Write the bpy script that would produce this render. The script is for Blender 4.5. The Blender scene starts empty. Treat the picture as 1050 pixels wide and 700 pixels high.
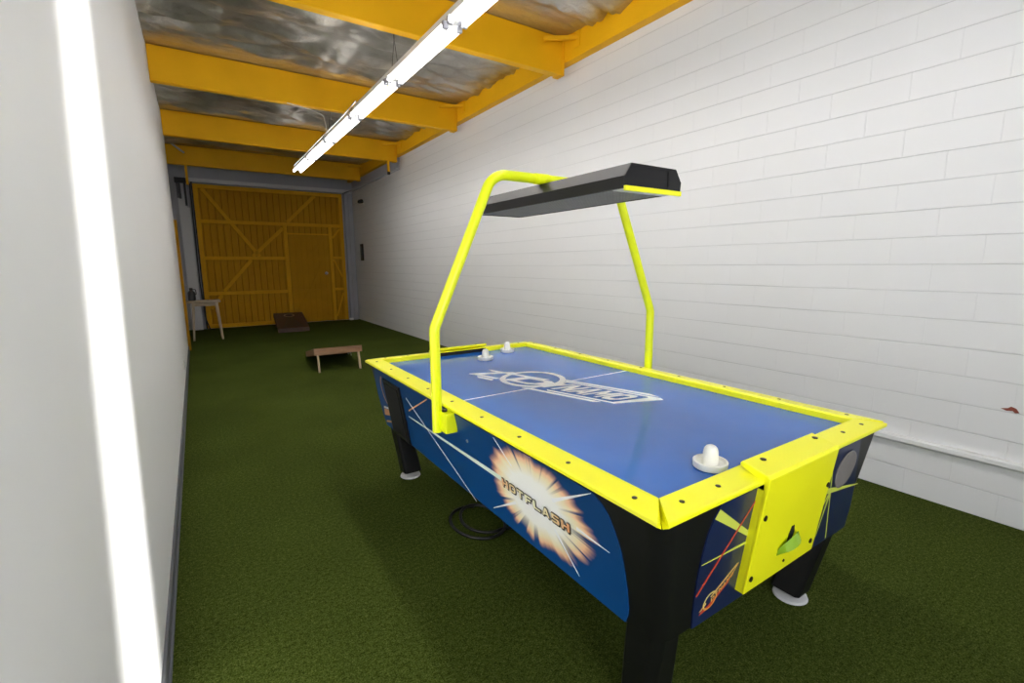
import bpy, bmesh, math, random
from mathutils import Vector, Matrix, noise
random.seed(7)
R = math.radians
scn = bpy.context.scene
COL = scn.collection

# ------------------------------------------------------------------ helpers
def tag(o, label=None, cat=None, group=None, kind=None):
    if label: o['label'] = label
    if cat: o['category'] = cat
    if group: o['group'] = group
    if kind: o['kind'] = kind
    return o

def empty(name, loc=(0, 0, 0), rz=0.0):
    o = bpy.data.objects.new(name, None)
    o.location = loc; o.rotation_euler = (0, 0, rz)
    o.empty_display_size = 0.1
    COL.objects.link(o)
    return o

def copy_tree(o, parent=None):
    c = o.copy(); COL.objects.link(c)
    if parent is not None: c.parent = parent
    for ch in list(o.children): copy_tree(ch, c)
    return c

class MB:
    """collects geometry and links it as one mesh object"""
    def __init__(s): s.bm = bmesh.new()
    def face(s, pts):
        return s.bm.faces.new([s.bm.verts.new(p) for p in pts])
    def box(s, x0, x1, y0, y1, z0, z1):
        v = [s.bm.verts.new(p) for p in ((x0,y0,z0),(x1,y0,z0),(x1,y1,z0),(x0,y1,z0),
                                         (x0,y0,z1),(x1,y0,z1),(x1,y1,z1),(x0,y1,z1))]
        for f in ((3,2,1,0),(4,5,6,7),(0,1,5,4),(1,2,6,5),(2,3,7,6),(3,0,4,7)):
            s.bm.faces.new([v[i] for i in f])
        return s
    def loft(s, rings, cap=True, close=True):
        rs = [[s.bm.verts.new(p) for p in r] for r in rings]
        n = len(rs[0])
        for a, b in zip(rs, rs[1:]):
            for i in range(n if close else n-1):
                j = (i+1) % n
                s.bm.faces.new((a[i], a[j], b[j], b[i]))
        if cap:
            s.bm.faces.new(rs[0][::-1]); s.bm.faces.new(rs[-1])
        return s
    def prism(s, front, back):
        return s.loft([back, front])
    def tube(s, pts, r, n=14, cap=True):
        pts = [Vector(p) for p in pts]
        rad = r if isinstance(r, (list, tuple)) else [r]*len(pts)
        rings = []; ref = None
        for i, p in enumerate(pts):
            a = pts[max(i-1, 0)]; b = pts[min(i+1, len(pts)-1)]
            t = (b-a).normalized()
            if ref is None:
                ref = t.orthogonal().normalized()
            ref = (ref - t*ref.dot(t)).normalized()
            w = t.cross(ref)
            rings.append([p + rad[i]*(math.cos(2*math.pi*k/n)*ref + math.sin(2*math.pi*k/n)*w) for k in range(n)])
        return s.loft(rings, cap)
    def lathe(s, prof, c=(0, 0, 0), n=32, axis=None):
        M = Matrix.Identity(3)
        if axis is not None:
            M = Vector((0, 0, 1)).rotation_difference(Vector(axis)).to_matrix()
        c = Vector(c)
        rings = [[c + M @ Vector((r*math.cos(2*math.pi*k/n), r*math.sin(2*math.pi*k/n), z)) for k in range(n)] for r, z in prof]
        return s.loft(rings)
    def bar(s, a, b, w, h, up=(0, 0, 1)):
        a = Vector(a); b = Vector(b); t = (b-a).normalized(); up = Vector(up)
        x = t.cross(up).normalized(); y = x.cross(t).normalized()
        q = [x*w/2+y*h/2, -x*w/2+y*h/2, -x*w/2-y*h/2, x*w/2-y*h/2]
        return s.loft([[a+d for d in q], [b+d for d in q]])
    def build(s, name, mat, parent=None, smooth=None, bevel=0.0, segs=2):
        bmesh.ops.recalc_face_normals(s.bm, faces=s.bm.faces[:])
        me = bpy.data.meshes.new(name)
        s.bm.to_mesh(me); s.bm.free()
        for m in (mat if isinstance(mat, (list, tuple)) else [mat]): me.materials.append(m)
        o = bpy.data.objects.new(name, me)
        COL.objects.link(o)
        if parent is not None: o.parent = parent
        if smooth is not None:
            me.polygons.foreach_set('use_smooth', [True]*len(me.polygons))
            me.set_sharp_from_angle(angle=R(smooth))
        if bevel:
            b = o.modifiers.new('bevel', 'BEVEL'); b.width = bevel; b.segments = segs
            b.limit_method = 'ANGLE'; b.angle_limit = R(35)
        return o

def fillet(pts, rads, n=8):
    """polyline with rounded corners"""
    pts = [Vector(p) for p in pts]
    out = [pts[0]]
    for i in range(1, len(pts)-1):
        p = pts[i]; a = (pts[i-1]-p); b = (pts[i+1]-p)
        an = a.normalized(); bn = b.normalized()
        ang = an.angle(bn); d = rads[i-1]/math.tan(ang/2)
        A = p+an*d; B = p+bn*d
        cdir = (an+bn).normalized(); cen = p+cdir*(rads[i-1]/math.sin(ang/2))
        va = A-cen; vb = B-cen; th = va.angle(vb)
        for k in range(n+1):
            t = k/n
            out.append(cen + (va*math.sin((1-t)*th)+vb*math.sin(t*th))/math.sin(th))
    out.append(pts[-1])
    return out

def _ringed(outer, hole):
    n = len(outer)
    return [[outer[k], outer[(k+1) % n], hole[(k+1) % n], hole[k]] for k in range(n)]
GLYPH = {
 'H': [[(0,0),(.3,0),(.3,.38),(.7,.38),(.7,0),(1,0),(1,1),(.7,1),(.7,.62),(.3,.62),(.3,1),(0,1)]],
 'T': [[(.36,0),(.64,0),(.64,.76),(1,.76),(1,1),(0,1),(0,.76),(.36,.76)]],
 'F': [[(0,0),(.3,0),(.3,.36),(.82,.36),(.82,.58),(.3,.58),(.3,.77),(1,.77),(1,1),(0,1)]],
 'L': [[(0,0),(1,0),(1,.24),(.3,.24),(.3,1),(0,1)]],
 'S': [[(.04,0),(.9,0),(1,.12),(1,.5),(.9,.59),(.3,.59),(.3,.77),(.96,.77),(.96,1),(.1,1),(0,.88),(0,.5),(.1,.4),(.7,.4),(.7,.23),(.04,.23)]],
 'A': [[(0,0),(.28,0),(.5,.66),(.5,1),(.36,1)], [(1,0),(.64,1),(.5,1),(.5,.66),(.72,0)], [(.347,.2),(.653,.2),(.593,.38),(.407,.38)]],
 'Y': [[(0,1),(.28,1),(.5,.70),(.72,1),(1,1),(.64,.46),(.64,0),(.36,0),(.36,.46)]],
 'N': [[(0,0),(0,1),(.28,1),(.72,.42),(.72,1),(1,1),(1,0),(.72,0),(.28,.58),(.28,0)]],
 'M': [[(0,0),(.22,0),(.22,.58),(.5,.20),(.78,.58),(.78,0),(1,0),(1,1),(.78,1),(.5,.60),(.22,1),(0,1)]],
 'O': _ringed([(.22,0),(.78,0),(1,.22),(1,.78),(.78,1),(.22,1),(0,.78),(0,.22)], [(.32,.24),(.68,.24),(.72,.30),(.72,.70),(.68,.76),(.32,.76),(.28,.70),(.28,.30)]),
 'D': _ringed([(0,0),(.74,0),(1,.24),(1,.76),(.74,1),(0,1)], [(.26,.22),(.64,.22),(.74,.32),(.74,.68),(.64,.78),(.26,.78)]),
}
def letters(name, txt, fn, u0, u1, v0, v1, mat, parent, gap=.12, shear=0.0, z0=0.0, shifts=((0, 0),), widths=None):
    """flat printed block lettering: fn(u, v, lift) puts it on its surface; every letter lies a hair above the last"""
    m = MB(); n = len(txt)
    ws = [(widths or {}).get(c, 1.0) for c in txt]
    unit = (u1-u0)/(sum(ws)+gap*(n-1)); u = u0; lift = z0
    for c, w in zip(txt, ws):
        for du, dv in shifts:
            for poly in GLYPH[c]:
                m.face([fn(u+x*w*unit+shear*y*(v1-v0)+du, v0+y*(v1-v0)+dv, lift) for x, y in poly])
            lift += .00003
        u += (w+gap)*unit
    return m.build(name, mat, parent)

# ------------------------------------------------------------------ materials
class NT:
    def __init__(s, name):
        s.m = bpy.data.materials.new(name); s.m.use_nodes = True
        s.t = s.m.node_tree; s.b = s.t.nodes['Principled BSDF']
    def n(s, kind, **kw):
        nd = s.t.nodes.new(kind)
        for k, v in kw.items():
            if hasattr(nd, k) and not isinstance(getattr(type(nd), k, None), property) and k not in nd.inputs: setattr(nd, k, v)
            else: nd.inputs[k].default_value = v
        return nd
    def l(s, a, b): s.t.links.new(a, b)
    def set(s, **kw):
        for k, v in kw.items(): s.b.inputs[k].default_value = v
        return s
    def math(s, op, a, b=None, c=None, clamp=False):
        nd = s.t.nodes.new('ShaderNodeMath'); nd.operation = op; nd.use_clamp = clamp
        for i, q in enumerate((a, b, c)):
            if q is None: continue
            if isinstance(q, (int, float)): nd.inputs[i].default_value = q
            else: s.l(q, nd.inputs[i])
        return nd.outputs[0]
    def mix(s, fac, a, b):
        nd = s.t.nodes.new('ShaderNodeMix'); nd.data_type = 'RGBA'
        for idx, q in ((0, fac), (6, a), (7, b)):
            if isinstance(q, (int, float)): nd.inputs[idx].default_value = q
            elif isinstance(q, (tuple, list)): nd.inputs[idx].default_value = (*q[:3], 1)
            else: s.l(q, nd.inputs[idx])
        return nd.outputs[2]
    def ramp(s, fac, stops, interp='LINEAR'):
        nd = s.t.nodes.new('ShaderNodeValToRGB'); cr = nd.color_ramp; cr.interpolation = interp
        while len(cr.elements) < len(stops): cr.elements.new(0.5)
        for e, (p, c) in zip(cr.elements, stops):
            e.position = p; e.color = (*c, 1) if len(c) == 3 else c
        s.l(fac, nd.inputs[0]); return nd.outputs[0]
    def coords(s, scale=(1, 1, 1), out='Object'):
        tc = s.t.nodes.new('ShaderNodeTexCoord'); mp = s.t.nodes.new('ShaderNodeMapping')
        mp.inputs['Scale'].default_value = scale
        s.l(tc.outputs[out], mp.inputs[0]); return mp.outputs[0]
    def noise(s, vec, scale, detail=4, rough=0.55):
        nd = s.t.nodes.new('ShaderNodeTexNoise')
        nd.inputs['Scale'].default_value = scale; nd.inputs['Detail'].default_value = detail
        nd.inputs['Roughness'].default_value = rough
        s.l(vec, nd.inputs['Vector']); return nd.outputs['Fac']
    def bump(s, h, strength=0.3, dist=0.01, normal=None):
        nd = s.t.nodes.new('ShaderNodeBump'); nd.inputs['Strength'].default_value = strength
        nd.inputs['Distance'].default_value = dist
        s.l(h, nd.inputs['Height'])
        if normal is not None: s.l(normal, nd.inputs['Normal'])
        s.l(nd.outputs[0], s.b.inputs['Normal']); return nd.outputs[0]

def plain(name, col, rough=0.5, metal=0.0, spec=0.5, var=0.06, scale=8, bump=0.0, coat=0.0):
    a = NT(name); a.set(Roughness=rough, Metallic=metal)
    a.b.inputs['Specular IOR Level'].default_value = spec
    if coat: a.b.inputs['Coat Weight'].default_value = coat; a.b.inputs['Coat Roughness'].default_value = 0.08
    nz = a.noise(a.coords(), scale)
    c2 = tuple(c*(1-var*2) for c in col)
    a.l(a.mix(nz, tuple(min(c*(1+var), 1) for c in col), c2), a.b.inputs['Base Color'])
    if bump: a.bump(a.noise(a.coords(), scale*12, 3), bump, 0.003)
    return a.m

M = {}
M['white_wall'] = plain('white_painted_drywall', (.78, .78, .775), .6, var=.012, scale=1.5, bump=.05)
M['white'] = plain('white_plastic', (.83, .83, .81), .35, var=.01)
M['cream'] = plain('mallet_plastic', (.84, .83, .76), .3, var=.01)
M['grey_rubber'] = plain('grey_rubber', (.10, .105, .115), .6)
M['grey_paint'] = plain('pale_grey_paint', (.40, .40, .44), .6, var=.05, scale=3)
M['light_grey'] = plain('light_grey_paint', (.62, .62, .63), .55, var=.03, scale=3)
M['yellow_steel'] = plain('yellow_painted_beam', (.84, .44, .006), .55, spec=.2, var=.07, scale=2.5, bump=.05)
M['gate_yellow'] = plain('yellow_painted_gate', (.52, .255, .008), .7, spec=.1, var=.12, scale=3)
M['gate_rail'] = plain('yellow_painted_timber', (.72, .37, .015), .7, spec=.1, var=.1, scale=4)
M['neon'] = plain('neon_yellow_laminate', (.95, .93, .012), .33, var=.01, scale=3)
M['neon_metal'] = plain('neon_yellow_powder_coat', (.84, .93, .004), .35, var=.01, scale=3, coat=.2)
M['black'] = plain('black_plastic', (.005, .005, .0055), .45, spec=.35, var=.1)
M['black_gloss'] = plain('black_hood', (.008, .0075, .0085), .42, spec=.35, var=.08)
M['dark'] = plain('dark_hole', (.004, .004, .004), .8)
M['screw'] = plain('dark_screw', (.03, .028, .02), .35, metal=.6)
M['rubber'] = plain('black_rubber_cord', (.008, .008, .008), .35)
M['steel'] = plain('galvanised_steel', (.45, .45, .46), .4, metal=.8)
M['foot'] = plain('white_nylon_foot', (.62, .62, .62), .45)
M['decal_white'] = plain('white_print', (.93, .94, .95), .35, var=.01)
M['decal_pale'] = plain('pale_green_white_print', (.80, .92, .80), .35, var=.02)
M['decal_yellow'] = plain('yellow_print', (.65, .72, .10), .4, var=.03)
M['decal_red'] = plain('red_print', (.62, .07, .03), .4, var=.05)
M['decal_orange'] = plain('orange_print', (.80, .40, .18), .4, var=.05)
M['decal_dark'] = plain('dark_print', (.012, .008, .008), .4)
M['disc'] = plain('dull_silver_disc', (.22, .20, .19), .5, var=.1, scale=20)
M['wood'] = plain('light_pine', (.50, .36, .22), .55, var=.12, scale=10)
M['wood_red'] = plain('stained_pine', (.40, .22, .12), .55, var=.18, scale=9)
M['wood_dark'] = plain('dark_stained_board', (.09, .05, .035), .55, var=.2, scale=9)
M['wood_pale'] = plain('pale_worn_wood', (.46, .36, .24), .6, var=.12, scale=10)
M['scoop'] = plain('green_yellow_plastic', (.24, .42, .02), .3, var=.04)
M['jug'] = plain('dark_jug_plastic', (.012, .011, .012), .4)
M['rust'] = plain('rust_red_stain', (.22, .05, .03), .8)
M['silver_wire'] = plain('thin_grey_wire', (.10, .09, .08), .5)
M['white_cable'] = plain('pale_cable', (.55, .53, .48), .5)

def emit(name, col, s):
    a = NT(name); a.set(Roughness=.4)
    a.b.inputs['Base Color'].default_value = (.9, .9, .9, 1)
    a.b.inputs['Emission Color'].default_value = (*col, 1)
    a.b.inputs['Emission Strength'].default_value = s
    return a.m
TUBES = [emit('lit_fluorescent_tube', (1, .985, .97), e) for e in (9, 15, 10, 7.5)]

def turf():
    a = NT('green_artificial_turf'); a.set(Roughness=.9)
    a.b.inputs['Specular IOR Level'].default_value = .03
    co = a.coords()
    fine = a.noise(co, 190, 3, .65)
    mid = a.noise(co, 60, 4, .7)
    big = a.noise(co, 1.1, 3)
    f = a.math('ADD', a.math('MULTIPLY', fine, .62), a.math('MULTIPLY', mid, .38))
    c = a.ramp(f, [(.36, (.013, .022, .002)), (.5, (.055, .078, .011)), (.64, (.140, .166, .042))])
    g = a.ramp(big, [(.3, (.82, .82, .80)), (.7, (1.12, 1.12, 1.08))])
    mx = a.t.nodes.new('ShaderNodeMix'); mx.data_type = 'RGBA'; mx.blend_type = 'MULTIPLY'; mx.inputs[0].default_value = 1
    a.l(c, mx.inputs[6]); a.l(g, mx.inputs[7]); a.l(mx.outputs[2], a.b.inputs['Base Color'])
    a.bump(f, .9, .02)
    return a.m
M['turf'] = turf()

def block_wall():
    a = NT('white_painted_block_wall'); a.set(Roughness=.55)
    tc = a.t.nodes.new('ShaderNodeTexCoord')
    sep = a.t.nodes.new('ShaderNodeSeparateXYZ'); a.l(tc.outputs['Object'], sep.inputs[0])
    wob = a.noise(a.coords(), 2.2, 3)
    zz = a.math('ADD', sep.outputs[2], a.math('MULTIPLY', a.math('SUBTRACT', wob, .5), .008))
    cmb = a.t.nodes.new('ShaderNodeCombineXYZ')
    a.l(a.math('ADD', sep.outputs[1], 20 - 1.03 + .2032), cmb.inputs[0]); a.l(a.math('ADD', zz, .1524*40), cmb.inputs[1])
    br = a.t.nodes.new('ShaderNodeTexBrick')
    a.l(cmb.outputs[0], br.inputs['Vector'])
    br.inputs['Scale'].default_value = 1; br.inputs['Brick Width'].default_value = .4064
    br.inputs['Row Height'].default_value = .1524; br.inputs['Mortar Size'].default_value = .0035
    br.inputs['Mortar Smooth'].default_value = .5; br.offset = .5
    br.inputs['Color1'].default_value = (.75, .75, .755, 1); br.inputs['Color2'].default_value = (.758, .758, .763, 1)
    br.inputs['Mortar'].default_value = (.74, .74, .745, 1)
    # bed joints stand out more than the paint-filled head joints
    fr = a.math('FRACT', a.math('DIVIDE', a.math('ADD', zz, .1524*40+.003), .1524))
    d = a.math('MULTIPLY', a.math('ABSOLUTE', a.math('SUBTRACT', fr, .5)), 2)
    lin = a.math('MULTIPLY', a.math('SUBTRACT', d, .965, clamp=True), 28, clamp=True)
    pat = a.ramp(a.noise(a.coords((1, .7, 2)), 1.6, 4), [(.35, (.25, .25, .25)), (.65, (1, 1, 1))])
    dark = a.math('MULTIPLY', a.math('MULTIPLY', lin, pat), .75)
    col = a.mix(dark, br.outputs['Color'], (.33, .32, .33))
    a.l(col, a.b.inputs['Base Color'])
    h = a.math('SUBTRACT', a.math('SUBTRACT', 1, a.math('MULTIPLY', br.outputs['Fac'], .32)), lin)
    h2 = a.math('ADD', a.math('MULTIPLY', h, .6), a.math('ADD', a.math('MULTIPLY', a.noise(a.coords(), 35, 4), .12), a.math('MULTIPLY', a.noise(a.coords(), 5, 3), .25)))
    a.bump(h2, .55, .010)
    return a.m
M['block'] = block_wall()

BEAMS = (4.10, 6.52, 9.00, 11.40)
XL, XR, D = -0.213, 3.468, 12.52
CZ = 3.70
def foil():
    a = NT('silver_insulation_foil'); a.set(Metallic=.92, Roughness=.34)
    tc = a.t.nodes.new('ShaderNodeTexCoord')
    sep = a.t.nodes.new('ShaderNodeSeparateXYZ'); a.l(tc.outputs['Object'], sep.inputs[0])
    nz = a.noise(a.coords((1.2, 2, 1)), 3.0, 5, .65)
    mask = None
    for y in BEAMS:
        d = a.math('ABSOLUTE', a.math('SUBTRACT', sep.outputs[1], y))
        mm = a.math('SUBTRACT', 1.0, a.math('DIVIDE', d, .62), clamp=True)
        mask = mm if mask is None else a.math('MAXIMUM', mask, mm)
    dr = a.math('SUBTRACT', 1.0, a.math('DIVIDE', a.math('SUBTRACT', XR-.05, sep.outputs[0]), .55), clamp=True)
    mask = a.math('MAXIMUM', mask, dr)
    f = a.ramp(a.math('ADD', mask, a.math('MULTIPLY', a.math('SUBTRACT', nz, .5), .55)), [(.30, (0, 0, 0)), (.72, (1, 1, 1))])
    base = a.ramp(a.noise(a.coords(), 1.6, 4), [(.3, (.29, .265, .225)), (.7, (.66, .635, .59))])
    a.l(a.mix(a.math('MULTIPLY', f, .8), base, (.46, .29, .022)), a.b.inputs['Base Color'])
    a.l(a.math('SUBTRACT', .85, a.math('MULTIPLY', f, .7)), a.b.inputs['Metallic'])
    a.bump(a.noise(a.coords((1, 2.2, 1)), 9, 5, .6), .5, .02)
    return a.m
M['foil'] = foil()

def side_print():
    """blue laminate with the printed star burst (object space: y along, z up)"""
    a = NT('blue_starburst_laminate'); a.set(Roughness=.4)
    a.b.inputs['Specular IOR Level'].default_value = .3; a.b.inputs['Coat Weight'].default_value = .0; a.b.inputs['Coat Roughness'].default_value = .1
    tc = a.t.nodes.new('ShaderNodeTexCoord')
    sep = a.t.nodes.new('ShaderNodeSeparateXYZ'); a.l(tc.outputs['Object'], sep.inputs[0])
    dy = a.math('DIVIDE', a.math('SUBTRACT', sep.outputs[1], .585), .325)
    dz = a.math('DIVIDE', a.math('SUBTRACT', sep.outputs[2], .565), .205)
    r = a.math('SQRT', a.math('ADD', a.math('MULTIPLY', dy, dy), a.math('MULTIPLY', dz, dz)))
    ri = a.math('DIVIDE', 1, a.math('MAXIMUM', r, .01))
    cmb = a.t.nodes.new('ShaderNodeCombineXYZ')
    a.l(a.math('MULTIPLY', dy, ri), cmb.inputs[0]); a.l(a.math('MULTIPLY', dz, ri), cmb.inputs[1])
    n1 = a.noise(cmb.outputs[0], 2.3, 3, .6)
    n2 = a.noise(cmb.outputs[0], 5.2, 2, .5)
    length = a.math('ADD', .90, a.math('MULTIPLY', a.math('SUBTRACT', n1, .45), .55))
    rr = a.math('DIVIDE', r, a.math('MAXIMUM', length, .3))
    slit = a.ramp(n2, [(.385, (1, 1, 1)), (.43, (0, 0, 0))])
    slit = a.math('MULTIPLY', slit, a.math('MULTIPLY', a.math('SUBTRACT', r, .48, clamp=True), 3.0, clamp=True))
    col = a.ramp(rr, [(.0, (.96, .96, .97)), (.50, (.96, .96, .90)), (.72, (.95, .84, .56)), (.88, (.92, .50, .28)), (1.0, (.65, .28, .22))])
    inside = a.ramp(rr, [(.84, (1, 1, 1)), (1.0, (0, 0, 0))])
    base = a.ramp(sep.outputs[2], [(.33, (.002, .075, .280)), (.75, (.003, .042, .150))])
    base = a.mix(a.math('MULTIPLY', a.noise(a.coords(), 5, 3), .5), base, (.003, .055, .19))
    fac = a.math('MULTIPLY', inside, a.math('SUBTRACT', 1, slit))
    a.l(a.mix(fac, base, col), a.b.inputs['Base Color'])
    return a.m
M['side'] = side_print()
M['navy'] = plain('navy_blue_laminate', (.006, .016, .075), .32, var=.2, scale=5, coat=.25)
M['blue'] = plain('blue_laminate', (.004, .045, .16), .35, var=.1, scale=5, coat=.2)

def playfield():
    a = NT('glossy_blue_playfield'); a.set(Roughness=.12)
    a.b.inputs['Specular IOR Level'].default_value = .32
    sc = a.ramp(a.noise(a.coords(), 7, 5), [(.35, (0, 0, 0)), (.75, (1, 1, 1))])
    a.l(a.mix(sc, (.014, .115, .46), (.019, .125, .47)), a.b.inputs['Base Color'])
    a.l(a.math('ADD', .065, a.math('MULTIPLY', sc, .04)), a.b.inputs['Roughness'])
    return a.m
M['playfield'] = playfield()

def letter_fill():
    a = NT('orange_to_cream_lettering'); a.set(Roughness=.35)
    tc = a.t.nodes.new('ShaderNodeTexCoord')
    sep = a.t.nodes.new('ShaderNodeSeparateXYZ'); a.l(tc.outputs['Object'], sep.inputs[0])
    d = a.math('MULTIPLY', a.math('ABSOLUTE', a.math('SUBTRACT', sep.outputs[1], .60)), 4.4)
    a.l(a.ramp(d, [(.15, (.95, .93, .65)), (.55, (.95, .74, .42)), (.95, (.85, .36, .16))]), a.b.inputs['Base Color'])
    return a.m
M['letters'] = letter_fill()

def emblem_fill():
    a = NT('yellow_to_red_emblem'); a.set(Roughness=.4)
    tc = a.t.nodes.new('ShaderNodeTexCoord')
    sep = a.t.nodes.new('ShaderNodeSeparateXYZ'); a.l(tc.outputs['Object'], sep.inputs[0])
    # runs across the emblem's slanted band
    f = a.math('ADD', a.math('MULTIPLY', a.math('SUBTRACT', sep.outputs[0], .34), -4.2),
               a.math('MULTIPLY', a.math('SUBTRACT', sep.outputs[2], .435), 6.0))
    f = a.math('ADD', f, .5)
    a.l(a.ramp(f, [(.1, (.55, .05, .03)), (.45, (.75, .30, .05)), (.75, (.75, .62, .20)), (.95, (.60, .72, .45))]), a.b.inputs['Base Color'])
    return a.m
M['emblem'] = emblem_fill()

# ------------------------------------------------------------------ setting
YF = -1.6
o = MB(); 
o.box(-.9, XR+.3, YF-.3, D+.3, -.1, 0)
tag(o.build('floor', M['turf']), kind='structure')

# left drywall partition, ends at y = 9.5, recess beyond
o = MB(); o.box(-.75, XL, YF-.2, 9.5, 0, CZ+.1); o.box(-.9, -.62, 9.5, D+.2, 0, CZ+.1)
tag(o.build('wall_left', M['white_wall']), kind='structure')
o = MB(); o.box(XR, XR+.25, YF-.2, D+.2, 0, CZ+.1)
tag(o.build('wall_right', M['block']), kind='structure')
o = MB(); o.box(-.9, XR+.2, D, D+.2, 0, CZ+.1)
tag(o.build('wall_back', M['grey_paint']), kind='structure')

# front wall behind the camera: unseen leaning gap shaped to throw the sun streak on the left wall
EL, HX, HY = R(12), -.6, .8
def slit(y, zw):
    t = (y-YF)/HY
    return (XL-HX*t, zw+math.tan(EL)*t)
def band_l(z): return 1.113+.276*z+.06
def band_r(z): return 1.692+.211*z-.04
L0, L1 = slit(band_l(-.1), -.1), slit(band_l(2.55), 2.55)
R0, R1 = slit(band_r(-.1), -.1), slit(band_r(2.55), 2.55)
o = MB()
X0, X1, Z1 = -.9, XR+.25, CZ+.1
def wpanel(pts):
    o.prism([(x, YF, z) for x, z in pts], [(x, YF-.03, z) for x, z in pts])
wpanel([(X0, 0), L0, L1, (X0, Z1)])
wpanel([(X1, 0), (X1, Z1), R1, R0])
wpanel([(X0, 0), (X1, 0), R0, L0])
wpanel([(X0, Z1), L1, R1, (X1, Z1)])
tag(o.build('wall_front', M['grey_paint']), kind='structure')

# unseen window frame added around the front fill lamp
o = MB()
for (x0, x1, z0, z1) in ((-.205, -.16, .85, 2.65), (.91, .955, .85, 2.65), (-.16, .91, .85, .90), (-.16, .91, 2.60, 2.65)):
    o.box(x0, x1, YF, YF+.02, z0, z1)
tag(o.build('added_window_frame', M['white']), kind='structure')

# ceiling: wrinkled foil blankets
SKY1 = YF-.15
def foil_z(x, y):
    edge = 1.0
    for b in BEAMS+(1.66, -.78):
        edge = min(edge, min(1, abs(y-b)/.5))
    p = Vector((x*.75+y*.55, y*2.7-x*.55, 0))
    w = abs(noise.noise(p*1.3))*1.2 + abs(noise.noise(p*2.9+Vector((5, 2, 0))))*.6 + abs(noise.noise(p*6.0+Vector((1, 7, 0))))*.28
    seam = min(abs((x-.42+.03*noise.noise(Vector((y*2, 3, 0)))) % .95), 1)
    seam = 1-min(1, min(seam, .95-seam)/.05)
    return CZ-.02 - edge*(.015+.095*w) - .012*seam*edge
o = MB(); bm = o.bm
nx, ny = 110, 520
xs = [XL-.45+(XR+.03-XL+.45)*i/nx for i in range(nx+1)]
ys = [SKY1+.05+(D+.05-SKY1)*j/ny for j in range(ny+1)]
G = [[bm.verts.new((x, y, foil_z(x, y))) for x in xs] for y in ys]
for j in range(ny):
    for i in range(nx):
        bm.faces.new((G[j][i], G[j+1][i], G[j+1][i+1], G[j][i+1]))
ce = o.build('ceiling', M['foil'], smooth=60)
tag(ce, kind='structure')
o = MB(); o.box(-1, XR+.3, SKY1-.05, D+.3, CZ+.1, CZ+.16)
o.build('roof_deck', M['grey_paint'], ce)
o = MB()   # a torn spot in the foil
tx_, ty_ = 2.52, 4.72
zt = foil_z(tx_, ty_)-.012
o.face([(tx_-.10, ty_-.02, zt), (tx_-.02, ty_-.05, zt-.004), (tx_+.10, ty_-.015, zt), (tx_+.03, ty_+.02, zt-.004), (tx_, ty_+.06, zt-.01), (tx_-.04, ty_+.02, zt)])
o.build('tear', M['dark'], ce)

o = MB(); o.box(XL, XL+.010, YF+.05, 9.44, 0, .075)
o.box(XL, XL+.018, YF+.05, 9.44, 0, .012)
tag(o.build('baseboard_left', M['grey_rubber']), kind='structure')
o = MB(); o.box(XL-.02, XL+.04, 9.44, 9.52, 0, 2.12)
tag(o.build('trim_1', plain('dull_yellow_casing', (.34, .165, .006), .7, spec=.1)), kind='structure')
# back wall trims
o = MB(); o.box(-.16, .035, D-.09, D, 0, 2.62); o.box(-.16, -.02, D-.07, D, 2.62, 3.2)
tag(o.build('trim_2', M['light_grey']), kind='structure')
o = MB(); o.box(3.245, 3.44, D-.10, D, 0, 3.2); o.box(3.33, 3.40, D-.13, D-.10, 0, 3.1)
tag(o.build('trim_3', M['grey_paint']), kind='structure')
o = MB(); o.box(.0, 3.44, D-.12, D, 3.15, 3.23)
tag(o.build('trim_4', M['light_grey']), kind='structure')
o = MB(); o.box(XR-.035, XR, 9.12, D-.14, 3.20, 3.415); o.box(XR-.07, XR-.035, 9.12, D-.14, 3.20, 3.225)
tag(o.build('trim_5', M['grey_paint']), kind='structure')

# ------------------------------------------------------------------ gate
GY = D-.06
gate = empty('door_1', (1.65, GY, 0)); tag(gate, kind='structure')
def gp(o): o.location = o.location; return o
gx0, gx1, gz0, gz1 = -1.54, 1.54, .015, 3.12
o = MB(); n = 24
prof = []
for i in range(n):
    a = gx0+(gx1-gx0)*i/n; w = (gx1-gx0)/n
    prof += [(a, 0), (a+w*.76, 0), (a+w*.82, .036), (a+w*.95, .036)]
prof.append((gx1, 0))
o.loft([[(x, y, gz0) for x, y in prof] + [(gx1, .03, gz0), (gx0, .03, gz0)],
        [(x, y, gz1) for x, y in prof] + [(gx1, .03, gz1), (gx0, .03, gz1)]])
o.build('plank_panel', M['gate_yellow'], gate)
def gbar(name, a, b, w, d=.05, mat='gate_rail', par=gate):
    m = MB(); m.bar((a[0]-1.65, -d/2, a[1]), (b[0]-1.65, -d/2, b[1]), d, w, up=(0, 0, 1) if abs(a[0]-b[0]) > .02 else (1, 0, 0))
    return m.build(name, M[mat], par, bevel=.004, segs=1)
gbar('stile', (.16, .02), (.16, 3.12), .085)
gbar('stile', (3.14, .02), (3.14, 3.12), .085)
gbar('stile', (1.845, .02), (1.845, 2.33), .085)
gbar('stile', (2.85, .02), (2.85, 2.33), .075)
gbar('rail', (.20, 3.075), (3.10, 3.075), .085)
gbar('rail', (.20, 2.345), (3.10, 2.345), .075)
gbar('rail', (.20, 1.560), (1.80, 1.560), .075)
gbar('rail', (.20, .785), (1.80, .785), .075)
gbar('rail', (.20, .06), (1.80, .06), .085)
gbar('rail', (2.89, 1.575), (3.10, 1.575), .06)
gbar('rail', (2.89, .80), (3.10, .80), .06)
gbar('brace', (.27, 3.03), (1.27, 1.60), .075, .045)
gbar('brace', (2.55, 3.03), (1.90, 2.39), .075, .045)
gbar('brace', (1.80, 2.25), (1.13, 1.60), .075, .045)
gbar('brace', (1.09, 1.52), (.50, .83), .075, .045)
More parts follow.
